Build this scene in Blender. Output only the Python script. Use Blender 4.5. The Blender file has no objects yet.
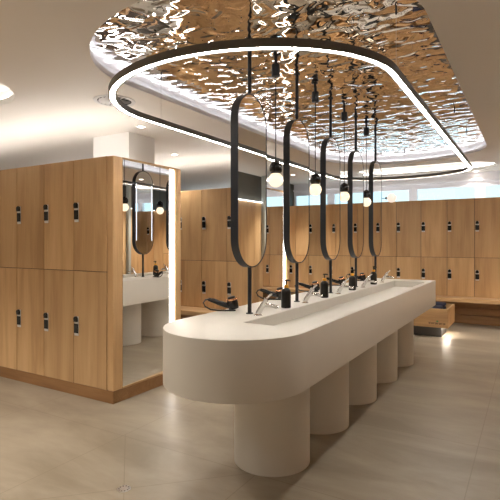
import bpy, bmesh, math, random
from mathutils import Vector, Matrix
random.seed(7)
PI = math.pi
scene = bpy.context.scene
COL = scene.collection

# ------------------------------------------------------------------ materials
def new_mat(name):
    m = bpy.data.materials.new(name); m.use_nodes = True
    nt = m.node_tree
    return m, nt, nt.nodes['Principled BSDF']

def plain(name, col, rough=0.5, metal=0.0, spec=0.5, bump=0.0, bscale=60.0, vary=0.0):
    m, nt, b = new_mat(name)
    b.inputs['Base Color'].default_value = (*col, 1)
    b.inputs['Roughness'].default_value = rough
    b.inputs['Metallic'].default_value = metal
    b.inputs['Specular IOR Level'].default_value = spec
    tc = nt.nodes.new('ShaderNodeTexCoord')
    nz = nt.nodes.new('ShaderNodeTexNoise'); nz.inputs['Scale'].default_value = bscale
    nz.inputs['Detail'].default_value = 3
    nt.links.new(tc.outputs['Object'], nz.inputs['Vector'])
    if vary > 0:
        mx = nt.nodes.new('ShaderNodeMix'); mx.data_type = 'RGBA'
        mx.inputs[6].default_value = (*[c * (1 - vary) for c in col], 1)
        mx.inputs[7].default_value = (*[min(1, c * (1 + vary)) for c in col], 1)
        nt.links.new(nz.outputs['Fac'], mx.inputs[0]); nt.links.new(mx.outputs[2], b.inputs['Base Color'])
    if bump > 0:
        bp = nt.nodes.new('ShaderNodeBump'); bp.inputs['Strength'].default_value = bump; bp.inputs['Distance'].default_value = 0.002
        nt.links.new(nz.outputs['Fac'], bp.inputs['Height']); nt.links.new(bp.outputs['Normal'], b.inputs['Normal'])
    return m

def emit(name, col, strength):
    m, nt, b = new_mat(name)
    b.inputs['Base Color'].default_value = (0.8, 0.8, 0.8, 1)
    b.inputs['Emission Color'].default_value = (*col, 1)
    b.inputs['Emission Strength'].default_value = strength
    return m

def wood(name, dark, mid, light, rough=0.42, axis='Z', spread=0.10):
    """oak veneer: long soft grain along one axis, different on every board"""
    m, nt, b = new_mat(name)
    N = nt.nodes.new; L = nt.links.new
    tc = N('ShaderNodeTexCoord'); oi = N('ShaderNodeObjectInfo')
    off = N('ShaderNodeVectorMath'); off.operation = 'SCALE'; off.inputs[0].default_value = (37.0, 19.0, 53.0)
    L(oi.outputs['Random'], off.inputs['Scale'])
    add = N('ShaderNodeVectorMath'); add.operation = 'ADD'
    L(tc.outputs['Object'], add.inputs[0]); L(off.outputs[0], add.inputs[1])
    mp = N('ShaderNodeMapping')
    mp.inputs['Scale'].default_value = (6.5, 6.5, 0.8) if axis == 'Z' else (0.8, 6.5, 6.5)
    L(add.outputs[0], mp.inputs['Vector'])
    n1 = N('ShaderNodeTexNoise'); n1.inputs['Scale'].default_value = 1.0; n1.inputs['Detail'].default_value = 5
    n1.inputs['Roughness'].default_value = 0.55; n1.inputs['Distortion'].default_value = 0.6
    L(mp.outputs[0], n1.inputs['Vector'])
    mp2 = N('ShaderNodeMapping')
    mp2.inputs['Scale'].default_value = (70, 70, 2.4) if axis == 'Z' else (2.4, 70, 70)
    L(add.outputs[0], mp2.inputs['Vector'])
    n2 = N('ShaderNodeTexNoise'); n2.inputs['Scale'].default_value = 1.0; n2.inputs['Detail'].default_value = 3
    L(mp2.outputs[0], n2.inputs['Vector'])
    mm = N('ShaderNodeMath'); mm.operation = 'MULTIPLY_ADD'; mm.inputs[1].default_value = 0.22
    L(n2.outputs['Fac'], mm.inputs[0])
    sc_ = N('ShaderNodeMath'); sc_.operation = 'MULTIPLY'; sc_.inputs[1].default_value = 0.78
    L(n1.outputs['Fac'], sc_.inputs[0]); L(sc_.outputs[0], mm.inputs[2])
    cr = N('ShaderNodeValToRGB')
    e = cr.color_ramp.elements
    e[0].position = 0.33; e[0].color = (*dark, 1)
    e[1].position = 0.69; e[1].color = (*light, 1)
    x = e.new(0.5); x.color = (*mid, 1)
    L(mm.outputs[0], cr.inputs[0])
    hv = N('ShaderNodeHueSaturation')
    mr = N('ShaderNodeMapRange'); mr.inputs[3].default_value = 1 - spread; mr.inputs[4].default_value = 1 + spread
    L(oi.outputs['Random'], mr.inputs[0]); L(mr.outputs[0], hv.inputs['Value']); L(cr.outputs[0], hv.inputs['Color'])
    L(hv.outputs[0], b.inputs['Base Color'])
    b.inputs['Roughness'].default_value = rough
    bp = N('ShaderNodeBump'); bp.inputs['Strength'].default_value = 0.12; bp.inputs['Distance'].default_value = 0.002
    L(n2.outputs['Fac'], bp.inputs['Height']); L(bp.outputs['Normal'], b.inputs['Normal'])
    return m

M = {}
OAK = ((0.44, 0.258, 0.116), (0.56, 0.35, 0.168), (0.65, 0.43, 0.222))
M['oak'] = wood('oak_veneer', *OAK)
M['oak_flat'] = wood('oak_veneer_lengthwise', *OAK, axis='X')
M['oak_dark'] = wood('oak_plinth', (0.25, 0.12, 0.045), (0.33, 0.17, 0.068), (0.42, 0.23, 0.10), axis='X')
M['gap'] = plain('gap_shade', (0.05, 0.028, 0.014), 0.8)  # shade of the door gaps put into the carcass colour
M['white'] = plain('white_paint', (0.78, 0.76, 0.73), 0.7, vary=0.02, bscale=3)
M['ceil'] = plain('ceiling_paint', (0.73, 0.675, 0.605), 0.55, vary=0.015, bscale=2)
M['olive'] = plain('olive_paint', (0.085, 0.075, 0.055), 0.6, vary=0.08, bscale=4)
M['frame_white'] = plain('window_white', (0.86, 0.85, 0.88), 0.45)
M['stone'] = plain('solid_surface', (0.675, 0.64, 0.575), 0.38, vary=0.025, bscale=9, bump=0.02)
M['black'] = plain('black_metal', (0.016, 0.019, 0.026), 0.36, vary=0.1, bscale=20)
M['black_gloss'] = plain('black_plastic', (0.012, 0.012, 0.014), 0.22, vary=0.1)
M['black_matt'] = plain('black_matt_glass', (0.010, 0.009, 0.008), 0.35)
M['chrome'] = plain('chrome', (0.85, 0.85, 0.86), 0.07, metal=1)
M['steel'] = plain('brushed_steel', (0.72, 0.71, 0.70), 0.32, metal=1)
M['silver'] = plain('pale_silver_plastic', (0.70, 0.68, 0.66), 0.35)
M['copper'] = plain('copper', (0.95, 0.52, 0.28), 0.18, metal=1)
M['amber'] = plain('amber_plastic', (0.75, 0.34, 0.02), 0.3)
M['profile'] = plain('dark_aluminium', (0.12, 0.108, 0.092), 0.45)
M['mirror'] = plain('mirror_silver', (0.90, 0.90, 0.89), 0.0, metal=1)
M['navy'] = plain('navy_cloth', (0.012, 0.014, 0.035), 0.9, bump=0.6, bscale=180, vary=0.25)
M['charcoal'] = plain('charcoal_board', (0.085, 0.08, 0.078), 0.5)
M['ink'] = plain('dark_print', (0.03, 0.02, 0.015), 0.6)
M['green'] = plain('green_print', (0.06, 0.30, 0.10), 0.6)
M['grille'] = plain('diffuser_metal', (0.62, 0.60, 0.58), 0.35, vary=0.05)
M['gap_dark'] = plain('diffuser_slot', (0.03, 0.03, 0.03), 0.8)
M['wire'] = plain('steel_wire', (0.55, 0.53, 0.50), 0.35, metal=1)
M['ring'] = emit('ring_diffuser', (1.0, 0.95, 0.88), 42)
M['led'] = emit('led_strip_white', (1.0, 0.96, 0.90), 7)
M['uplight'] = emit('uplight_led', (1.0, 0.94, 0.89), 13)
M['bulb'] = emit('globe_bulb', (1.0, 0.80, 0.54), 0.62)
M['opal'] = emit('opal_globe', (1.0, 0.88, 0.76), 0.42)
M['spotface'] = emit('downlight_lens', (1.0, 0.9, 0.78), 12)
M['cove'] = emit('cove_led', (1.0, 0.95, 0.89), 3.5)
M['glow'] = emit('plinth_led', (1.0, 0.92, 0.80), 45)
M['wallled'] = emit('wall_led', (0.92, 0.97, 1.0), 2.5)

def glass_mat():
    m = bpy.data.materials.new('window_glass'); m.use_nodes = True
    nt = m.node_tree; nt.nodes.clear()
    o = nt.nodes.new('ShaderNodeOutputMaterial'); mx = nt.nodes.new('ShaderNodeMixShader')
    t = nt.nodes.new('ShaderNodeBsdfTransparent'); t.inputs[0].default_value = (0.93, 0.97, 0.97, 1)
    g = nt.nodes.new('ShaderNodeBsdfGlossy'); g.inputs['Roughness'].default_value = 0.02
    mx.inputs[0].default_value = 0.06
    nt.links.new(t.outputs[0], mx.inputs[1]); nt.links.new(g.outputs[0], mx.inputs[2]); nt.links.new(mx.outputs[0], o.inputs[0])
    return m
M['glass'] = glass_mat()
M['edge'] = emit('edge_led', (0.95, 0.97, 1.0), 3.6)
M['fill_uplight'] = emit('fill_uplight_led', (0.93, 0.96, 1.0), 8.0)
M['backline'] = emit('mirror_light_line', (0.80, 0.91, 1.0), 1.1)
M['jamb'] = plain('grey_green_paint', (0.42, 0.44, 0.40), 0.5)

def ripple_mat():
    m, nt, b = new_mat('rippled_steel')
    N = nt.nodes.new; L = nt.links.new
    b.inputs['Base Color'].default_value = (0.88, 0.855, 0.83, 1)
    b.inputs['Metallic'].default_value = 1; b.inputs['Roughness'].default_value = 0.035
    tc = N('ShaderNodeTexCoord')
    mp = N('ShaderNodeMapping'); mp.inputs['Scale'].default_value = (0.80, 1.0, 1); mp.inputs['Rotation'].default_value = (0, 0, 0.35)
    L(tc.outputs['Object'], mp.inputs['Vector'])
    n1 = N('ShaderNodeTexNoise'); n1.inputs['Scale'].default_value = 8.5; n1.inputs['Detail'].default_value = 1.0
    n1.inputs['Roughness'].default_value = 0.35; n1.inputs['Distortion'].default_value = 0.5
    L(mp.outputs[0], n1.inputs['Vector'])
    bp = N('ShaderNodeBump'); bp.inputs['Strength'].default_value = 1.0; bp.inputs['Distance'].default_value = 0.017
    L(n1.outputs['Fac'], bp.inputs['Height']); L(bp.outputs['Normal'], b.inputs['Normal'])
    return m
M['ripple'] = ripple_mat()

def floor_mat():
    m, nt, b = new_mat('concrete_tile_floor')
    N = nt.nodes.new; L = nt.links.new
    tc = N('ShaderNodeTexCoord'); sx = N('ShaderNodeSeparateXYZ'); L(tc.outputs['Object'], sx.inputs[0])
    def math_(op, a, b_=None, c=None):
        n = N('ShaderNodeMath'); n.operation = op
        for i, v in enumerate((a, b_, c)):
            if v is None: continue
            if isinstance(v, (int, float)): n.inputs[i].default_value = v
            else: L(v, n.inputs[i])
        return n.outputs[0]
    X, Y = sx.outputs[0], sx.outputs[1]
    P = 1.035; W = 0.0028
    def grid(v, o):
        f = math_('FRACT', math_('DIVIDE', math_('ADD', v, -o + 40 * P), P))
        d = math_('MULTIPLY', math_('SUBTRACT', 0.5, math_('ABSOLUTE', math_('SUBTRACT', f, 0.5))), P)
        return math_('LESS_THAN', d, W)
    g = math_('MAXIMUM', grid(X, -0.29), grid(Y, 2.292))
    # diagonal cuts that run to the drain inside one tile
    cx, cy = -1.846, 1.80
    dx = math_('ADD', X, -cx); dy = math_('ADD', Y, -cy)
    inside = math_('MULTIPLY', math_('LESS_THAN', math_('ABSOLUTE', dx), P / 2), math_('LESS_THAN', math_('ABSOLUTE', dy), P / 2))
    d1 = math_('LESS_THAN', math_('ABSOLUTE', math_('MULTIPLY', math_('SUBTRACT', dx, dy), 0.707)), W)
    d2 = math_('LESS_THAN', math_('ABSOLUTE', math_('MULTIPLY', math_('ADD', dx, dy), 0.707)), W)
    g = math_('MAXIMUM', g, math_('MULTIPLY', inside, math_('MAXIMUM', d1, d2)))
    n1 = N('ShaderNodeTexNoise'); n1.inputs['Scale'].default_value = 1.3; n1.inputs['Detail'].default_value = 8; n1.inputs['Roughness'].default_value = 0.62
    n1.inputs['Distortion'].default_value = 0.4
    mp = N('ShaderNodeMapping'); mp.inputs['Scale'].default_value = (0.8, 2.2, 1); mp.inputs['Rotation'].default_value = (0, 0, 0.25)
    L(tc.outputs['Object'], mp.inputs['Vector']); L(mp.outputs[0], n1.inputs['Vector'])
    cr = N('ShaderNodeValToRGB'); e = cr.color_ramp.elements
    e[0].position = 0.36; e[0].color = (0.225, 0.184, 0.132, 1)
    e[1].position = 0.66; e[1].color = (0.355, 0.300, 0.226, 1)
    L(n1.outputs['Fac'], cr.inputs[0])
    mx = N('ShaderNodeMix'); mx.data_type = 'RGBA'
    L(math_('MULTIPLY', g, 0.42), mx.inputs[0]); L(cr.outputs[0], mx.inputs[6]); mx.inputs[7].default_value = (0.15, 0.105, 0.07, 1)
    L(mx.outputs[2], b.inputs['Base Color'])
    rr = N('ShaderNodeMapRange'); rr.inputs[3].default_value = 0.30; rr.inputs[4].default_value = 0.50
    L(n1.outputs['Fac'], rr.inputs[0]); L(rr.outputs[0], b.inputs['Roughness'])
    bp = N('ShaderNodeBump'); bp.inputs['Strength'].default_value = 0.05; bp.inputs['Distance'].default_value = 0.003
    n2 = N('ShaderNodeTexNoise'); n2.inputs['Scale'].default_value = 14; n2.inputs['Detail'].default_value = 4
    L(tc.outputs['Object'], n2.inputs['Vector']); L(n2.outputs['Fac'], bp.inputs['Height']); L(bp.outputs['Normal'], b.inputs['Normal'])
    return m
M['floor'] = floor_mat()

# ------------------------------------------------------------------ mesh builder
class MB:
    def __init__(s): s.bm = bmesh.new()
    def box(s, x0, x1, y0, y1, z0, z1, bev=0.0):
        b = bmesh.new()
        bmesh.ops.create_cube(b, size=1)
        bmesh.ops.scale(b, vec=(x1 - x0, y1 - y0, z1 - z0), verts=b.verts)
        bmesh.ops.translate(b, vec=((x0 + x1) / 2, (y0 + y1) / 2, (z0 + z1) / 2), verts=b.verts)
        if bev > 0: bmesh.ops.bevel(b, geom=list(b.edges), offset=bev, segments=2, affect='EDGES', profile=0.5)
        s.merge(b); return s
    def merge(s, b, mat=None):
        if mat is not None: b.transform(mat)
        me = bpy.data.meshes.new('tmp'); b.to_mesh(me); b.free(); s.bm.from_mesh(me); bpy.data.meshes.remove(me)
    def lathe(s, prof, p=(0, 0, 0), axis=(0, 0, 1), n=24, cap=True):
        """prof: list of (radius, height) turned about axis through p"""
        b = bmesh.new(); rings = []
        for r, h in prof:
            rings.append([b.verts.new((r * math.cos(2 * PI * k / n), r * math.sin(2 * PI * k / n), h)) for k in range(n)])
        for a, c in zip(rings, rings[1:]):
            for k in range(n):
                b.faces.new((a[k], a[(k + 1) % n], c[(k + 1) % n], c[k]))
        if cap:
            b.faces.new(list(reversed(rings[0]))); b.faces.new(rings[-1])
        q = Vector((0, 0, 1)).rotation_difference(Vector(axis).normalized()).to_matrix().to_4x4()
        s.merge(b, Matrix.Translation(p) @ q); return s
    def rod(s, a, c, r0, r1=None, n=16):
        a = Vector(a); c = Vector(c); r1 = r0 if r1 is None else r1
        return s.lathe([(r0, 0), (r1, (c - a).length)], a, c - a, n)
    def tube(s, pts, r, n=8, closed=False):
        """swept round section along a polyline"""
        pts = [Vector(p) for p in pts]; b = bmesh.new(); rings = []; up = Vector((0, 0, 1))
        for i, p in enumerate(pts):
            t = (pts[(i + 1) % len(pts)] - pts[i - 1]) if closed else (pts[min(i + 1, len(pts) - 1)] - pts[max(i - 1, 0)])
            t.normalize(); u = up if abs(t.dot(up)) < 0.95 else Vector((1, 0, 0))
            x = t.cross(u).normalized(); y = x.cross(t)
            rr = r[i] if isinstance(r, (list, tuple)) else r
            rings.append([b.verts.new(p + rr * (x * math.cos(2 * PI * k / n) + y * math.sin(2 * PI * k / n))) for k in range(n)])
        m = len(rings)
        for i in range(m if closed else m - 1):
            a, c = rings[i], rings[(i + 1) % m]
            for k in range(n): b.faces.new((a[k], a[(k + 1) % n], c[(k + 1) % n], c[k]))
        if not closed: b.faces.new(list(reversed(rings[0]))); b.faces.new(rings[-1])
        bmesh.ops.recalc_face_normals(b, faces=b.faces)
        s.merge(b); return s
    def ball(s, p, r, n=24):
        b = bmesh.new(); bmesh.ops.create_uvsphere(b, u_segments=n, v_segments=n // 2, radius=r)
        s.merge(b, Matrix.Translation(p)); return s
    def band(s, loops, closed_u=True, close_v=False):
        """faces between successive loops of points with the same count"""
        b = s.bm; rings = [[b.verts.new(p) for p in lp] for lp in loops]
        idx = list(range(len(rings) - 1)) + ([len(rings) - 1] if close_v else [])
        for i in idx:
            a, c = rings[i], rings[(i + 1) % len(rings)]; n = len(a)
            for k in range(n if closed_u else n - 1):
                b.faces.new((a[k], a[(k + 1) % n], c[(k + 1) % n], c[k]))
        return rings
    def build(s, name, mat, parent=None, smooth=None, recalc=True):
        if recalc: bmesh.ops.recalc_face_normals(s.bm, faces=s.bm.faces)
        me = bpy.data.meshes.new(name); s.bm.to_mesh(me); s.bm.free()
        if smooth is not None:
            for p in me.polygons: p.use_smooth = True
            try: me.set_sharp_from_angle(angle=math.radians(smooth))
            except Exception: pass
        me.materials.append(mat)
        o = bpy.data.objects.new(name, me); COL.objects.link(o)
        if parent is not None: o.parent = parent
        return o

def tag(o, label=None, cat=None, group=None, kind=None):
    if label: o['label'] = label
    if cat: o['category'] = cat
    if group: o['group'] = group
    if kind: o['kind'] = kind
    return o
def empty(name, loc, label=None, cat=None, group=None, kind=None, rz=0.0):
    o = bpy.data.objects.new(name, None); COL.objects.link(o)
    o.location = loc; o.rotation_euler = (0, 0, rz); o.empty_display_size = 0.1
    return tag(o, label, cat, group, kind)
def kids(o): return [c for c in bpy.data.objects if c.parent == o]
def dup(o, parent=None):
    c = o.copy(); COL.objects.link(c)
    if parent is not None: c.parent = parent
    for ch in kids(o): dup(ch, c)
    return c
def struct(name, mb, mat, parent=None, smooth=None):
    o = mb.build(name, mat, parent, smooth)
    if parent is None: o['kind'] = 'structure'
    return o

def stadium(cx, y0, y1, R, n=40, dx=False, inset=0.0, Ry=None, Rf=None):
    """capsule outline in plan: long axis along Y (or along X when dx), ends at y0 / y1, Ry = depth of the rounded ends"""
    Ry = (R if Ry is None else Ry) - inset
    Rf = Ry if Rf is None else Rf - inset
    R = R - inset; y0 = y0 + inset; y1 = y1 - inset; pts = []
    for k in range(n + 1):
        t = PI + PI * k / n; pts.append((cx + R * math.cos(t), y0 + Ry + Ry * math.sin(t)))
    for k in range(n + 1):
        t = PI * k / n; pts.append((cx + R * math.cos(t), y1 - Rf + Rf * math.sin(t)))
    return [(q[1], q[0]) for q in pts] if dx else pts

# ------------------------------------------------------------------ room
ZC = 2.48                       # ceiling
XL, XR, YF, YB = -7.6, 1.15, -2.6, 8.75
struct('floor', MB().box(XL - .1, XR + .1, YF - .1, YB + .1, -0.1, 0), M['floor'])

REC = stadium(-1.53, 1.703, 7.191, 1.07, Ry=.844)                       # over the basin
REC2 = stadium(8.03, -4.6, -0.44, 0.50, dx=True)             # long cove by the windows
REC3 = stadium(1.84, -6.6, -3.33, 0.55, dx=True)             # cove above the near aisle
def ceiling():
    bm = bmesh.new(); edges = []
    for lp in ([(XL - .1, YF - .1), (XR + .1, YF - .1), (XR + .1, YB + .1), (XL - .1, YB + .1)], REC, REC2, REC3):
        vs = [bm.verts.new((x, y, ZC)) for x, y in lp]
        for k in range(len(vs)):
            if (vs[k].co - vs[(k + 1) % len(vs)].co).length > 1e-6: edges.append(bm.edges.new((vs[k], vs[(k + 1) % len(vs)])))
    bmesh.ops.triangle_fill(bm, edges=edges, use_beauty=True)
    for f in bm.faces:
        if f.normal.z > 0: f.normal_flip()
    mb = MB(); mb.bm.free(); mb.bm = bm
    o = mb.build('ceiling', M['ceil'], recalc=False); o['kind'] = 'structure'
ceiling()
def lip(name, lp, h, mat):
    n = 0.02
    mb = MB(); mb.band([[(x, y, ZC) for x, y in lp], [(x, y, ZC + h) for x, y in lp]])
    o = mb.build(name, mat, smooth=40); o['kind'] = 'structure'; return o
mb = MB(); big = stadium(-1.53, 1.703, 7.191, 1.07, Ry=.844, inset=-.06)
mb.band([[(x, y, ZC) for x, y in REC], [(x, y, ZC + .04) for x, y in REC], [(x, y, ZC + .04) for x, y in big], [(x, y, ZC + .10) for x, y in big]])
struct('trim_1', mb, M['frame_white'], smooth=40)
lip('trim_2', REC2, 0.05, M['white'])
lip('trim_3', REC3, 0.05, M['white'])
# rippled steel field above the basin
mb = MB(); o = stadium(-1.53, 1.703, 7.191, 1.07, inset=-0.062, Ry=.844)
mb.bm.faces.new([mb.bm.verts.new((x, y, ZC + 0.10)) for x, y in o])
for f in mb.bm.faces:
    f.normal_update()
    if f.normal.z > 0: f.normal_flip()
po = mb.build('ceiling_panel', M['ripple'], recalc=False); tag(po, kind='structure')
cv = MB().tube([(x, y, ZC + 0.0445) for x, y in stadium(-1.53, 1.703, 7.191, 1.07, inset=-.045, Ry=.844)][::2], 0.004, n=6, closed=True).build('cove_light', M['edge'])
tag(cv, 'hidden white light line round the edge of the rippled steel ceiling field', 'cove light', 'cove lights')
# coves: white bowl above the lip with a hidden LED line round its edge
for i, (cy, x0, x1, R) in enumerate(((8.03, -4.6, -0.44, 0.50), (1.84, -6.6, -3.33, 0.55))):
    big = stadium(cy, x0, x1, R, dx=True, inset=-0.07); sm = stadium(cy, x0, x1, R, dx=True)
    mb = MB()
    mb.band([[(x, y, ZC + 0.05) for x, y in sm], [(x, y, ZC + 0.05) for x, y in big], [(x, y, ZC + 0.15) for x, y in big]])
    mb.bm.faces.new([mb.bm.verts.new((x, y, ZC + 0.15)) for x, y in big])
    struct('ceiling_recess', mb, M['white'])
    mid = stadium(cy, x0, x1, R, dx=True, inset=-0.045)
    cv = MB().tube([(x, y, ZC + 0.066) for x, y in mid if True][::2], 0.012, n=6, closed=True).build('cove_light', M['cove'])
    tag(cv, ('hidden white light line round the long ceiling recess by the windows', 'hidden white light line round the ceiling recess above the near locker aisle')[i], 'cove light', 'cove lights')

struct('wall_left', MB().box(XL - .1, XL, YF - .1, YB + .1, 0, ZC), M['white'])
struct('wall_front', MB().box(XL, XR, YF - .1, YF, 0, ZC), M['white'])
# right wall: oak panelling below, dark paint above
struct('wall_right', MB().box(XR, XR + .1, YF - .1, YB + .1, 0, ZC), M['olive'])
mb = MB()
y = YF + 0.05
while y < YB - 1.1:
    mb.box(XR - .05, XR - 0.002, y, y + 0.596, 0.1, 2.0, 0.002); y += 0.60
mb.box(XR - .05, XR - .002, y, 8.195, 0.1, 2.0, 0.002)
struct('trim_4', mb, M['oak'])
struct('trim_7', MB().box(.856, XR - .003, 8.20, 8.24, .44, 2.0, .002), M['oak'])
struct('baseboard_right', MB().box(XR - .045, XR - 0.002, YF, 8.195, 0, 0.098), M['oak_dark'])
wl = MB().box(XR - .078, XR - .012, YF + .1, 8.19, 2.004, 2.014).build('wall_light_strip', M['wallled'])
tag(wl, 'thin white light line along the top of the oak wall panelling seen in the oval mirrors', 'light strip')
# pale door jamb that breaks the panelling
struct('trim_5', MB().box(XR - .12, XR - .055, 7.30, 7.37, 0, ZC - .001), M['jamb'])

# back wall with a strip of windows above the lockers
WP = [(-1.769 + 1.08 * k, -0.774 + 1.08 * k) for k in range(-5, 3)]
WP = [(a, min(b, XR - 0.02)) for a, b in WP if a < XR - .1]
mb = MB().box(XL, XR, YB, YB + .1, 0, 1.97).box(XL, XR, YB, YB + .1, 2.275, ZC)
xs = [XL] + [v for w in WP for v in w] + [XR]
for a, b in zip(xs[0::2], xs[1::2]):
    if b - a > 0.001: mb.box(a, b, YB, YB + .1, 1.97, 2.275)
struct('wall_back', mb, M['frame_white'])
for i, (a, b) in enumerate(WP):
    w = empty('window_%d' % (i + 1), ((a + b) / 2, YB, 1.97), kind='structure')
    hw = (b - a) / 2; f = MB()
    f.box(-hw, -hw + .03, -.015, .05, 0, .305).box(hw - .03, hw, -.015, .05, 0, .305).box(-hw + .03, hw - .03, -.015, .05, 0, .03).box(-hw + .03, hw - .03, -.015, .05, .275, .305)
    fo = f.build('window_frame', M['frame_white'], w)
    MB().box(-hw + .03, hw - .03, .012, .018, .03, .275).build('window_pane', M['glass'], w)
struct('trim_6', MB().box(XL, XR, YB - .035, YB, 2.335, 2.365), M['frame_white'])

# white structural pillar behind the near locker bank
struct('pillar', MB().box(-4.23, -3.68, 3.66, 4.06, 0, ZC), M['white'])

# ------------------------------------------------------------------ lockers
def make_locker(depth, z0, label, group, w=0.40, low=0.51):
    """one locker column; origin at the front lower right corner as one faces it, front towards -Y, going to -X"""
    r = empty('locker', (0, 0, 0), label, 'locker', group)
    zm, zt = 1.06 - z0, 2.0 - z0
    MB().box(-w + .0005, -.0005, .028, depth, 0, zt).build('carcass', M['gap'], r)
    for (a, b, lz) in ((0.003, zm - .003, low - z0), (zm + .003, zt, 1.473 - z0)):
        d = MB().box(-w + .004, -.004, 0, .0198, 0, b - a, 0.0012).build('door', M['oak'], r)
        d.location = (0, 0, a)
        x0 = -w + .012; zl = lz - a
        MB().box(x0 + .002, x0 + .054, -.007, 0, zl, zl + .164, .004).build('lock_body', M['silver'], d)
        MB().box(x0 + .001, x0 + .055, -.0095, -.0065, zl + .022, zl + .102, .001).build('lock_keypad', M['black_gloss'], d)
        k = MB()
        k.lathe([(.0225, 0), (.0225, .012), (.019, .016)], (x0 + .028, -.0065, zl + .143), (0, -1, 0), 20)
        k.box(x0 + .0055, x0 + .0505, -.0185, -.0065, zl + .118, zl + .143, .001)
        k.build('lock_knob', M['black_gloss'], d, smooth=40)
    return r

ORD = ['first', 'second', 'third', 'fourth', 'fifth', 'sixth', 'seventh', 'eighth', 'ninth', 'tenth', 'eleventh', 'twelfth', 'thirteenth', 'fourteenth', 'fifteenth', 'sixteenth', 'seventeenth', 'eighteenth']
protoA = None
def bank(y, x_right, n, z0, depth, labeler, group, w=0.40, low=0.51):
    proto = None
    for k in range(n):
        if proto is None: u = proto = make_locker(depth, z0, labeler(k), group, w, low)
        else:
            u = dup(proto); u['label'] = labeler(k)
        u.location = (x_right - w * k, y, z0)
YA, YB2, YC = 2.691, 5.05, 8.2
bank(YA, -2.952, 11, 0.10, 0.85, lambda k: 'oak two-door locker in the bank nearest the camera, %s from its mirrored end' % ORD[k], 'lockers of the near bank')
bank(YB2, -2.952, 11, 0.44, 0.85, lambda k: 'oak two-door locker in the middle bank behind the basin, %s from its mirrored end' % ORD[k], 'lockers of the middle bank', low=0.625)
bank(YC, 0.853, 18, 0.44, 0.50, lambda k: 'oak two-door locker column under the windows, %s counting from the right wall' % ORD[k], 'lockers under the windows', w=0.4045, low=0.70)

# mirrored end panels
def end_panel(y0, z0, label):
    r = empty('end_panel', (-2.952, y0, 0), label, 'mirrored end panel', 'mirrored locker end panels')
    x1 = 0.072
    s = MB().box(.0005, x1, 0, .107, z0, 2.0, .010).build('stile', M['oak'], r)
    s2 = MB().box(.0005, x1, .772, .854, z0, 2.0, .006).build('stile', M['oak'], r)
    MB().box(.0005, x1 - .038, .107, .7715, z0, 2.0).build('backing', M['oak'], r)
    MB().box(x1 - .0375, x1, .1075, .7715, 1.985, 2.0).build('rail', M['oak_flat'], r)
    MB().box(x1 - .0375, x1, .1075, .7715, z0, z0 + .014).build('bottom_rail', M['oak_flat'], r)
    g = MB().box(-.006, 0, 0, .605, z0 + .0145, 1.9845).build('mirror_glass', M['mirror'], r)
    g.location = (x1 - .004, .1085, 0); g.rotation_euler = (0, 0, math.radians(1.85))
    MB().box(x1 - .0375, x1 - .024, .722, .7712, z0 + .0145, 1.9845, .004).build('led_strip', M['led'], r)
    return r
end_panel(YA, 0.10, 'mirrored oak end of the locker bank nearest the camera, lit by a vertical white strip')
end_panel(YB2, 0.10, 'mirrored oak end of the middle locker bank, half hidden behind the oval mirrors')

# plinths
mb = MB().box(-7.36, -2.884, YA + .004, YA + .03, 0, 0.10, .002).box(-2.906, -2.884, YA + .032, YA + .85, 0, 0.10, .002).box(-7.36, -2.91, YA + .83, YA + .85, 0, 0.10)
p = mb.build('locker_plinth', M['oak_dark']); tag(p, 'brown oak plinth under the locker bank nearest the camera', 'plinth')
mb = MB().box(-7.36, -2.884, YB2 + .13, YB2 + .16, 0, 0.10, .002).box(-2.906, -2.884, YB2 + .162, YB2 + .85, 0, 0.10, .002)
p = mb.build('locker_plinth', M['oak_dark']); tag(p, 'brown oak plinth under the middle locker bank behind the basin', 'plinth')

pb = MB().box(-7.36, -2.955, YB2 + .131, YB2 + .16, 0.1005, .439).build('bench_backing', M['oak_dark']); tag(pb, 'oak board behind the bench of the middle locker bank', 'backing board')
# benches
def bench(x0, x1, y, label, back):
    r = empty('bench', ((x0 + x1) / 2, y, 0), label, 'bench', 'locker room benches')
    h = (x1 - x0) / 2
    MB().box(-h, h, -.34, .0, .385, .439, .004).build('seat', M['oak_flat'], r)
    MB().box(-h, h, .085, .115, 0.0, .135, .002).box(-h, h, .09, .115, .14, .255, .002).box(-h, h, .085, .115, .26, .385, .002).build('base', M['oak_dark'], r)
    n = max(2, int((x1 - x0) / 1.2))
    for k in range(n + 1):
        xx = -h + .02 + (2 * h - .04) * k / n
        MB().box(xx - .015, xx + .015, -.28, .085, .345, .384).build('bracket', M['black'], r)
bench(-7.36, -2.96, YB2, 'oak bench along the front of the middle locker bank', False)
bench(-6.42, 1.09, YC, 'long oak bench below the lockers under the windows', True)
p = MB().box(-6.42, .853, YC + .116, YC + .5, 0, .439).build('locker_plinth', M['oak_dark']); tag(p, 'closed oak base behind the bench under the windows', 'plinth')

# light lines lying on the locker tops, washing the ceiling
for i, (x0, x1, y) in enumerate(((-7.3, -3.05, YA + .25), (-7.3, -3.05, YA + .60), (-7.3, -3.05, YB2 + .25), (-7.3, -3.05, YB2 + .60))):
    u = MB().box(x0, x1, y - .018, y + .018, 2.016, 2.022).build('uplight_strip', M['uplight'])
    lab = ('front light line on top of the locker bank nearest the camera', 'rear light line on top of the locker bank nearest the camera',
           'front light line on top of the middle locker bank', 'rear light line on top of the middle locker bank')[i]
    t = empty('uplight', (0, 0, 0), lab, 'uplight', 'uplights on the locker tops')
    MB().box(x0 - .01, x1 + .01, y - .025, y + .025, 2.0005, 2.0155).build('channel', M['white'], t)
    u.parent = t

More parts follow.
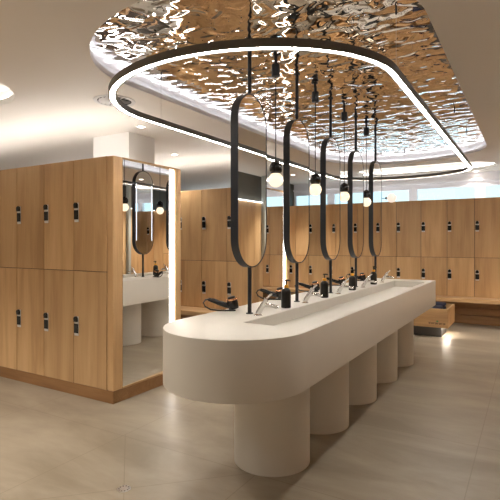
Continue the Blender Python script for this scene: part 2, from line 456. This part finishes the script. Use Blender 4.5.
# ------------------------------------------------------------------ washbasin
BX, BR, BY0, BY1 = -1.374, 0.40, 1.775, 5.95
ZB, ZT = 0.555, 0.85
def outline(ins=0.0):
    R = BR - ins; n = 48; pts = []
    for k in range(n + 1):
        t = PI + PI * k / n; pts.append((BX + R * math.cos(t), BY0 + BR + R * math.sin(t)))
    pts += [(BX + R, BY1 - ins), (BX - R, BY1 - ins)]
    return pts
def basin():
    r = empty('washbasin', (BX, 3.9, 0), 'long pale stone washbasin with a rounded end on round columns', 'washbasin')
    bm = bmesh.new()
    def loop(pts, z): return [bm.verts.new((x - BX, y - 3.9, z)) for x, y in pts]
    def bandf(a, b):
        for k in range(len(a)): bm.faces.new((a[k], a[(k + 1) % len(a)], b[(k + 1) % len(b)], b[k]))
    l0 = loop(outline(.003), ZB); l1 = loop(outline(0), ZB + .003); l2 = loop(outline(0), ZT - .005); l2b = loop(outline(.0015), ZT - .0015); l3 = loop(outline(.005), ZT)
    bm.faces.new(list(reversed(l0))); bandf(l0, l1); bandf(l1, l2); bandf(l2, l2b); bandf(l2b, l3)
    tx0, tx1, ty0, ty1, zf = -1.394, -1.03, 2.262, 5.68, ZT - .072
    rect = lambda i: [(tx0 + i, ty0 + i), (tx1 - i, ty0 + i), (tx1 - i, ty1 - i), (tx0 + i, ty1 - i)]
    t0 = loop(rect(0), ZT); t1 = loop(rect(.003), ZT - .004); t2 = loop(rect(.006), zf)
    bandf(t1, t0); bandf(t2, t1)
    # gently dished trough floor
    t3 = loop([(tx0 + .08, ty0 + .2), (tx1 - .08, ty0 + .2), (tx1 - .08, ty1 - .2), (tx0 + .08, ty1 - .2)], zf - .006)
    bandf(t3, t2); bm.faces.new(t3)
    ed = []
    for lp in (l3, t0):
        for k in range(len(lp)):
            e = bm.edges.get((lp[k], lp[(k + 1) % len(lp)])); ed.append(e)
    bmesh.ops.triangle_fill(bm, edges=ed, use_beauty=True)
    mb = MB(); mb.bm.free(); mb.bm = bm
    mb.build('basin', M['stone'], r, smooth=30)
    for k in range(5):
        c = MB().lathe([(.2266, 0), (.2266, .5545)], (0, 0, 0), n=64).build('column', M['stone'], r, smooth=40)
        c.location = (-1.34 + .008 * k - BX, 2.51 + .678 * k - 3.9, 0)
basin()

# ------------------------------------------------------------------ oval mirrors on poles
STY = [2.565 + 0.703 * k for k in range(5)]
PX = -1.53
NEAR = ['nearest the rounded end of the basin', 'second from the rounded end of the basin', 'in the middle of the row of five',
        'fourth from the rounded end of the basin', 'farthest from the rounded end, by the square end']
def capsule(hw, z0, z1, n=24):
    """outline in YZ"""
    pts = []
    for k in range(n + 1):
        t = PI * k / n; pts.append((hw * math.cos(t), z1 - hw + hw * math.sin(t)))
    for k in range(n + 1):
        t = PI + PI * k / n; pts.append((hw * math.cos(t), z0 + hw + hw * math.sin(t)))
    return pts
def make_mirror():
    r = empty('oval_mirror', (PX, STY[0], ZT), 'x', 'mirror', 'oval mirrors above the basin')
    z0, z1, hw = 1.143 - ZT, 2.232 - ZT, .181
    f = MB(); a = capsule(hw, z0, z1); b = capsule(hw - .007, z0 + .007, z1 - .007)
    xa, xb = -.025, .025
    f.band([[(xa, y, z) for y, z in a], [(xb, y, z) for y, z in a], [(xb, y, z) for y, z in b], [(xa, y, z) for y, z in b]], close_v=True)
    f.build('frame', M['black'], r, smooth=40)
    for nm, x in (('mirror_glass', .021), ('mirror_glass', -.021)):
        g = MB(); c = capsule(hw - .0072, z0 + .0072, z1 - .0072)
        rg = g.band([[(x - .002, y, z) for y, z in c], [(x + .002, y, z) for y, z in c]])
        g.bm.faces.new(list(reversed(rg[0]))); g.bm.faces.new(rg[1])
        g.build(nm, M['mirror'], r)
    for sy in (-1, 1):
        MB().box(-.0245, -.0232, sy * (hw - .028) - .004, sy * (hw - .028) + .004, z0 + hw, z1 - hw).build('light_line', M['backline'], r)
    p = MB().rod((0, 0, .004), (0, 0, z0 + .001), .0125).build('lower_pole', M['black'], r, smooth=40)
    MB().lathe([(.023, 0.0005), (.023, .005), (.020, .0065)], n=24).build('floor_flange', M['black'], p, smooth=40)
    q = MB().rod((0, 0, z1 - .001), (0, 0, ZC + .10 - ZT), .0125).build('upper_pole', M['black'], r, smooth=40)
    MB().lathe([(.020, 0), (.023, .002), (.023, .006)], (0, 0, ZC + .0935 - ZT), n=24).build('ceiling_flange', M['black'], q, smooth=40)
    MB().rod((0, 0, z1 + .155), (0, 0, z1 + .165), .0145).build('pole_joint', M['black'], q, smooth=40)
    return r
pm = make_mirror()
for k in range(5):
    m_ = pm if k == 0 else dup(pm)
    m_.location = (PX, STY[k], ZT); m_['label'] = 'black-framed oval mirror, ' + NEAR[k]

# ------------------------------------------------------------------ pendant bulbs between the mirrors
def make_pendant():
    r = empty('pendant_lamp', (PX, 0, ZC + .10), 'x', 'pendant lamp', 'globe pendant lamps between the mirrors')
    MB().lathe([(.012, 0), (.012, -.034), (.027, -.038), (.029, -.044), (.029, -.117), (.026, -.122), (.008, -.126)], n=24).build('canopy', M['black'], r, smooth=40)
    zb = 1.737 - ZC - .10
    MB().rod((0, 0, -.12), (0, 0, zb + .13), .0035, n=8).build('cord', M['black'], r, smooth=60)
    MB().lathe([(.006, .135), (.012, .13), (.032, .118), (.044, .10), (.046, .078), (.042, .058), (.03, .045), (.022, .042)], (0, 0, zb), n=28).build('socket', M['black_gloss'], r, smooth=40)
    MB().lathe([(.024, .048), (.024, .054)], (0, 0, zb), n=24).build('collar', M['copper'], r, smooth=40)
    MB().ball((0, 0, zb), .051, 28).build('bulb', M['bulb'], r, smooth=180)
    return r
pp = make_pendant()
BET = ['between the first and second oval mirrors from the rounded end', 'between the second and third oval mirrors from the rounded end',
       'between the third and fourth oval mirrors from the rounded end', 'between the fourth and fifth oval mirrors from the rounded end']
for k in range(4):
    q = pp if k == 0 else dup(pp)
    q.location = (PX, (STY[k] + STY[k + 1]) / 2 + .005, ZC + .10); q['label'] = 'glowing globe pendant ' + BET[k]

# ------------------------------------------------------------------ ring lamp
def ring():
    ZR = 2.196
    r = empty('ring_lamp', (-1.53, 4.25, ZR), 'large black suspended ring lamp with a glowing white underside above the basin', 'ring lamp')
    def lp(ins, z): return [(x + 1.53, y - 4.25, z) for x, y in stadium(-1.53, 1.773, 6.856, .921, n=64, inset=ins, Ry=.778, Rf=.62)]
    f = MB(); f.band([lp(.0, .0), lp(.0, .040), lp(.045, .040), lp(.045, .0), lp(.037, .0), lp(.037, .012), lp(.008, .012), lp(.008, .0)], close_v=True)
    f.build('housing', M['profile'], r, smooth=40)
    d = MB(); d.band([lp(.0085, .007), lp(.0085, .0118), lp(.0365, .0118), lp(.0365, .007)], close_v=True)
    d.build('diffuser', M['ring'], r, smooth=40)
    for (x, y) in ((-2.428, 2.75), (-.632, 2.62), (-2.428, 4.05), (-.632, 4.9), (-2.428, 5.9), (-.632, 5.9), (-1.53, 1.796), (-1.53, 6.833)):
        w = MB().rod((x + 1.53, y - 4.25, .0405), (x + 1.53, y - 4.25, ZC + .10 - ZR), .0009, n=6).build('suspension_wire', M['wire'], r)
        MB().rod((x + 1.53, y - 4.25, ZC + .065 - ZR), (x + 1.53, y - 4.25, ZC + .10 - ZR), .005, n=10).build('wire_holder', M['black'], w)
ring()

# ------------------------------------------------------------------ taps, bottles, hair dryers
def make_tap():
    r = empty('tap', (0, 0, 0), 'x', 'tap', 'chrome taps on the basin')
    a, b = Vector((0, 0, .004)), Vector((.072, .0, .118))
    MB().lathe([(.029, .0005), (.029, .003), (.026, .005)], n=24).build('base_ring', M['chrome'], r, smooth=40)
    MB().lathe([(.0225, .0045), (.0225, .006)], n=20).tube([(0.001, 0, .014), (.010, 0, .03), (.030, 0, .061), (.052, 0, .093), (.060, 0, .105)], [.0195, .0195, .0185, .018, .0175], 20).build('body', M['chrome'], r, smooth=40)
    MB().tube([(.040, 0, .070), (.075, 0, .074), (.115, 0, .074), (.148, 0, .066), (.152, 0, .060)], [.014, .0135, .0125, .012, .0105], 14).build('spout', M['chrome'], r, smooth=50)
    MB().tube([(.059, 0, .104), (.065, 0, .113), (.069, 0, .119)], [.018, .0195, .017], 20).build('cartridge', M['chrome'], r, smooth=50)
    MB().tube([(.066, 0, .117), (.088, 0, .139), (.108, 0, .153)], [.007, .0075, .006], 10).build('lever', M['chrome'], r, smooth=50)
    return r
def make_bottle():
    r = empty('soap_dispenser', (0, 0, 0), 'x', 'soap dispenser', 'black soap dispensers on the basin')
    MB().lathe([(.030, .0005), (.034, .004), (.034, .108), (.031, .122), (.022, .132), (.013, .137), (.013, .140)], n=28).build('bottle', M['black_matt'], r, smooth=40)
    MB().lathe([(.017, .138), (.017, .156), (.012, .159)], n=22).build('collar', M['amber'], r, smooth=40)
    MB().rod((0, 0, .158), (0, 0, .186), .005, n=10).box(-.010, .010, -.009, .009, .184, .194, .003).tube([(0, 0, .189), (.018, 0, .190), (.034, 0, .185)], [.006, .0055, .004], 8).build('pump', M['black_gloss'], r, smooth=40)
    return r
def make_dryer():
    """barrel standing on the counter, handle pointing to -x of its own frame"""
    r = empty('hair_dryer', (0, 0, 0), 'x', 'hair dryer', 'black hair dryers on the basin')
    ax = (-.22, 0, 1); o = (.006, 0, .0085)
    MB().lathe([(.024, .0), (.033, .003), (.036, .016), (.036, .052), (.034, .060)], o, ax, 28).build('barrel', M['black_gloss'], r, smooth=40)
    MB().lathe([(.0345, .0605), (.0355, .063), (.0355, .070), (.033, .073), (.0265, .074)], o, ax, 28).build('nozzle_ring', M['copper'], r, smooth=40)
    MB().lathe([(.026, .072), (.025, .084), (.020, .087)], o, ax, 24).build('air_inlet', M['black_matt'], r, smooth=40)
    MB().tube([(-.015, 0, .030), (-.05, 0, .036), (-.09, 0, .050), (-.13, 0, .066), (-.165, 0, .076)], [.019, .0185, .0165, .015, .011], 16).build('handle', M['black_gloss'], r, smooth=60)
    pts = [(-.162, 0, .076), (-.183, -.002, .072), (-.196, -.008, .055), (-.185, -.016, .030), (-.150, -.024, .012), (-.10, -.032, .0062), (-.05, -.042, .0062), (-.01, -.048, .0062), (.012, -.046, .0062)]
    MB().tube(pts, .0055, 8).build('cord', M['black_matt'], r, smooth=60)
    return r
tp, bt, dr = make_tap(), make_bottle(), make_dryer()
STN = ['at the rounded end of the basin', 'beside the second mirror pole from the rounded end', 'beside the middle mirror pole',
       'beside the fourth mirror pole from the rounded end', 'at the square far end of the basin']
for k in range(5):
    t = tp if k == 0 else dup(tp)
    t.scale = (.88, .88, .9); t.location = (-1.447, STY[k] - .035, ZT); t['label'] = 'slanted chrome tap ' + STN[k]
    b = bt if k == 0 else dup(bt)
    if k < 4:
        b.location = (-1.452, 2.925 + .703 * k, ZT); b['label'] = 'black soap bottle beyond the tap ' + STN[k]
    else:
        for c in kids(b): bpy.data.objects.remove(c)
        bpy.data.objects.remove(b)
    d = dr if k == 0 else dup(dr)
    d.location = (-1.700, 2.635 + .703 * k, ZT); d.rotation_euler = (0, 0, math.radians((38, 30, 35, 28, 32)[k])); d['label'] = 'black and copper hair dryer ' + STN[k]

# ------------------------------------------------------------------ towel box by the window bench
def towel_box():
    x0, x1, y0, y1 = -1.72, -.957, 6.80, 7.45
    cx, cy = (x0 + x1) / 2, (y0 + y1) / 2
    r = empty('towel_box', (cx, cy, 0), 'open oak box on a dark lit plinth beyond the basin, holding navy towels', 'towel box')
    hx, hy = (x1 - x0) / 2, (y1 - y0) / 2
    b = MB(); t = .022
    b.box(-hx, hx, -hy, -hy + t, .145, .40, .002).box(-hx, hx, hy - t, hy, .145, .40, .002).box(-hx, -hx + t, -hy + t, hy - t, .145, .40, .002).box(hx - t, hx, -hy + t, hy - t, .145, .40, .002).box(-hx + t, hx - t, -hy + t, hy - t, .145, .17)
    b.build('box', M['oak_flat'], r)
    MB().box(-hx + .1, hx - .1, -hy + .12, hy - .1, .001, .1445).build('plinth', M['charcoal'], r)
    MB().box(hx - .060, hx - .048, -hy + .06, hy - .06, .138, .1449).build('led_strip', M['glow'], r)
    ltr = MB(); x = hx - .245
    for k, s in enumerate('1011011011011'):
        w = .0115; xx = x + k * .0165
        ltr.box(xx, xx + .0042, -hy - .0012, -hy - .0001, .188, .214)
        if s == '1': ltr.box(xx + .0075, xx + w, -hy - .0012, -hy - .0001, .188, .214)
        ltr.box(xx + .003, xx + .0085, -hy - .0012, -hy - .0001, (.199, .209, .188)[k % 3], (.204, .214, .193)[k % 3])
    ltr.build('lettering', M['ink'], r)
    g = MB().lathe([(.011, 0), (.011, .001)], (hx - .135, -hy - .0001, .232), (0, -1, 0), 16).box(hx - .152, hx - .118, -hy - .0011, -hy - .0001, .224, .229)
    g.build('green_mark', M['green'], r)
    # folded towels inside
    tl = None
    spots = [(-.19, -.14), (.0, -.14), (.19, -.14), (-.19, .14), (.0, .14), (.19, .14)]
    lab = ['front row, left end', 'front row, middle', 'front row, right end', 'back row, left end', 'back row, middle', 'back row, right end']
    for i, (sx, sy) in enumerate(spots):
        if tl is None:
            m2 = MB()
            for j in range(5): m2.box(-.088, .088, -.125, .125, .0 + j * .047, .045 + j * .047, .018)
            o_ = m2.build('folded_towels', M['navy'], smooth=60); tl = o_
            o_['category'] = 'towels'; o_['group'] = 'navy towels in the oak box'
        else:
            o_ = tl.copy(); COL.objects.link(o_)
        o_.location = (cx + sx, cy + sy, .171 + (.0 if sy < 0 else .0)); o_.scale = (1, 1, 1.0 + .06 * ((i * 3) % 4) / 3 + (.05 if sy > 0 else 0))
        o_.rotation_euler = (0, 0, math.radians((-1.2, .8, -.5, 1.0, -.9, .6)[i]))
        o_['label'] = 'navy towel pile in oak box, ' + lab[i]
towel_box()

# ------------------------------------------------------------------ ceiling fittings
def diffuser():
    r = empty('ceiling_vent', (-2.98, 2.80, ZC), 'round swirl air diffuser in the ceiling near the end of the first locker bank', 'air diffuser')
    MB().lathe([(.17, -.0005), (.168, -.006), (.155, -.010), (.140, -.007), (.138, -.0005)], n=48, cap=False).build('rim', M['grille'], r, smooth=40)
    MB().lathe([(.138, -.001), (.137, -.002)], n=48).build('slot_plate', M['gap_dark'], r)
    s = MB()
    for k in range(18):
        a = 2 * PI * k / 18; b = bmesh.new(); bmesh.ops.create_cube(b, size=1)
        s.merge(b, Matrix.Rotation(a, 4, 'Z') @ Matrix.Translation((.085, .012, -.006)) @ Matrix.Rotation(.35, 4, 'X') @ Matrix.Diagonal((.085, .022, .003, 1)))
    s.build('vanes', M['grille'], r)
    MB().lathe([(.045, -.001), (.045, -.010), (.030, -.013)], n=28).build('hub', M['grille'], r, smooth=40)
diffuser()
def make_down():
    r = empty('downlight', (0, 0, 0), 'x', 'downlight', 'ceiling downlights')
    MB().lathe([(.052, -.0005), (.050, -.004), (.038, -.005), (.037, -.0012)], n=28, cap=False).build('bezel', M['white'], r, smooth=40)
    MB().lathe([(.0365, -.0008), (.036, -.0025)], n=28).build('lens', M['spotface'], r)
    return r
dl = make_down()
DL = [(-3.41, 3.56, 'above the locker bank nearest the camera, in front of the white pillar'), (-4.11, 4.92, 'above the front of the middle locker bank'),
      (-.78, 8.62, 'by the windows beyond the ring lamp'),
      (-3.1, -.3, 'added as fill behind the camera at the aisle side'), (-1.6, -.6, 'added as fill behind the camera on the basin line'),  # this and the following are fill downlights added to light the room
      (-4.2, .4, 'added as fill over the open floor before the first locker bank'), (-5.6, .4, 'added as fill over the far side of the open floor before the lockers'), (-2.6, .9, 'added as fill over the floor drain'),
      (.55, 7.45, 'added as fill by the right wall, near the windows'), (-3.35, 6.75, 'added as fill over the aisle before the bench under the windows')]
SPOT = {0: 4, 1: 8, 2: 2.5, 3: 40, 4: 10, 5: 45, 6: 40, 7: 14, 8: 32, 9: 26}
for k, (x, y, s) in enumerate(DL):
    d = dl if k == 0 else dup(dl)
    d.location = (x, y, ZC); d['label'] = 'round downlight ' + s
    L_ = bpy.data.lights.new('downlight_lamp', 'SPOT'); L_.energy = SPOT[k] * 3.0; L_.color = (1, .93, .84); L_.spot_size = math.radians(90 if k == 8 else 120); L_.spot_blend = .8; L_.shadow_soft_size = .05
    lo = bpy.data.objects.new('downlight_lamp', L_); COL.objects.link(lo); lo.parent = d; lo.location = (0, 0, -.02)

t = empty('uplight', (-1.8, 8.5, 2.0), 'added fill light line on top of the lockers under the windows', 'uplight', 'uplights on the locker tops')  # added fill light, brightens the dim ceiling and window frames at the back
MB().box(-4.6, 2.6, -.02, .02, 0.0005, .0125).build('channel', M['white'], t)
MB().box(-4.59, 2.59, -.012, .012, .013, .018).build('uplight_strip', M['fill_uplight'], t)
# floor drain
r = empty('floor_drain', (-1.846, 1.80, 0), 'small round metal drain in the floor tiles before the basin', 'floor drain')
MB().lathe([(.036, .0), (.036, .0015), (.030, .002)], n=28).build('rim', M['steel'], r, smooth=40)
s = MB()
for k in range(10):
    a = 2 * PI * k / 10; s.lathe([(.0045, .0019), (.0045, .0026)], (.026 * math.cos(a), .026 * math.sin(a), 0), n=8)
s.build('holes', M['gap_dark'], r)

# globe lamp on the locker tops under the windows
r = empty('globe_lamp', (-2.33, 8.33, 2.0), 'pale opal globe lamp on a thin arm above the lockers under the windows', 'lamp')
MB().lathe([(.035, .0005), (.035, .012), (.01, .016)], n=20).rod((0, 0, .01), (0, 0, .06), .006, n=10).tube([(0, 0, .055), (.05, -.12, .056), (.09, -.215, .056), (.20, -.225, .056)], .005, 8).build('arm', M['black'], r, smooth=50)
MB().rod((.195, -.225, .056), (.225, -.225, .056), .02, .022).build('cap', M['black'], r, smooth=50)
MB().ball((.30, -.225, .056), .078, 28).build('globe', M['opal'], r, smooth=180)

# ------------------------------------------------------------------ daylight
w = bpy.data.worlds.new('sky'); scene.world = w; w.use_nodes = True
bg = w.node_tree.nodes['Background']; bg.inputs[0].default_value = (0.63, 0.87, 1.0, 1); bg.inputs[1].default_value = 0.98

# ------------------------------------------------------------------ camera
cd = bpy.data.cameras.new('camera'); cam = bpy.data.objects.new('camera', cd); COL.objects.link(cam)
yaw = math.atan2(281, 472)
cam.location = (0, 0, 1.3); cam.rotation_euler = (PI / 2, 0, yaw)
cd.sensor_width = 36; cd.lens = 472 / 500 * 36; cd.shift_y = -0.015; cd.clip_start = 0.05
scene.camera = cam
vs = scene.view_settings
vs.view_transform = 'Standard'; vs.look = 'None'; vs.gamma = 1; vs.use_curve_mapping = False; vs.exposure = 0.82
try:
    scene.cycles.use_denoising = True
    scene.cycles.max_bounces = 10; scene.cycles.diffuse_bounces = 5; scene.cycles.glossy_bounces = 7
    scene.cycles.sample_clamp_indirect = 6; scene.cycles.blur_glossy = 0.5
except Exception: pass
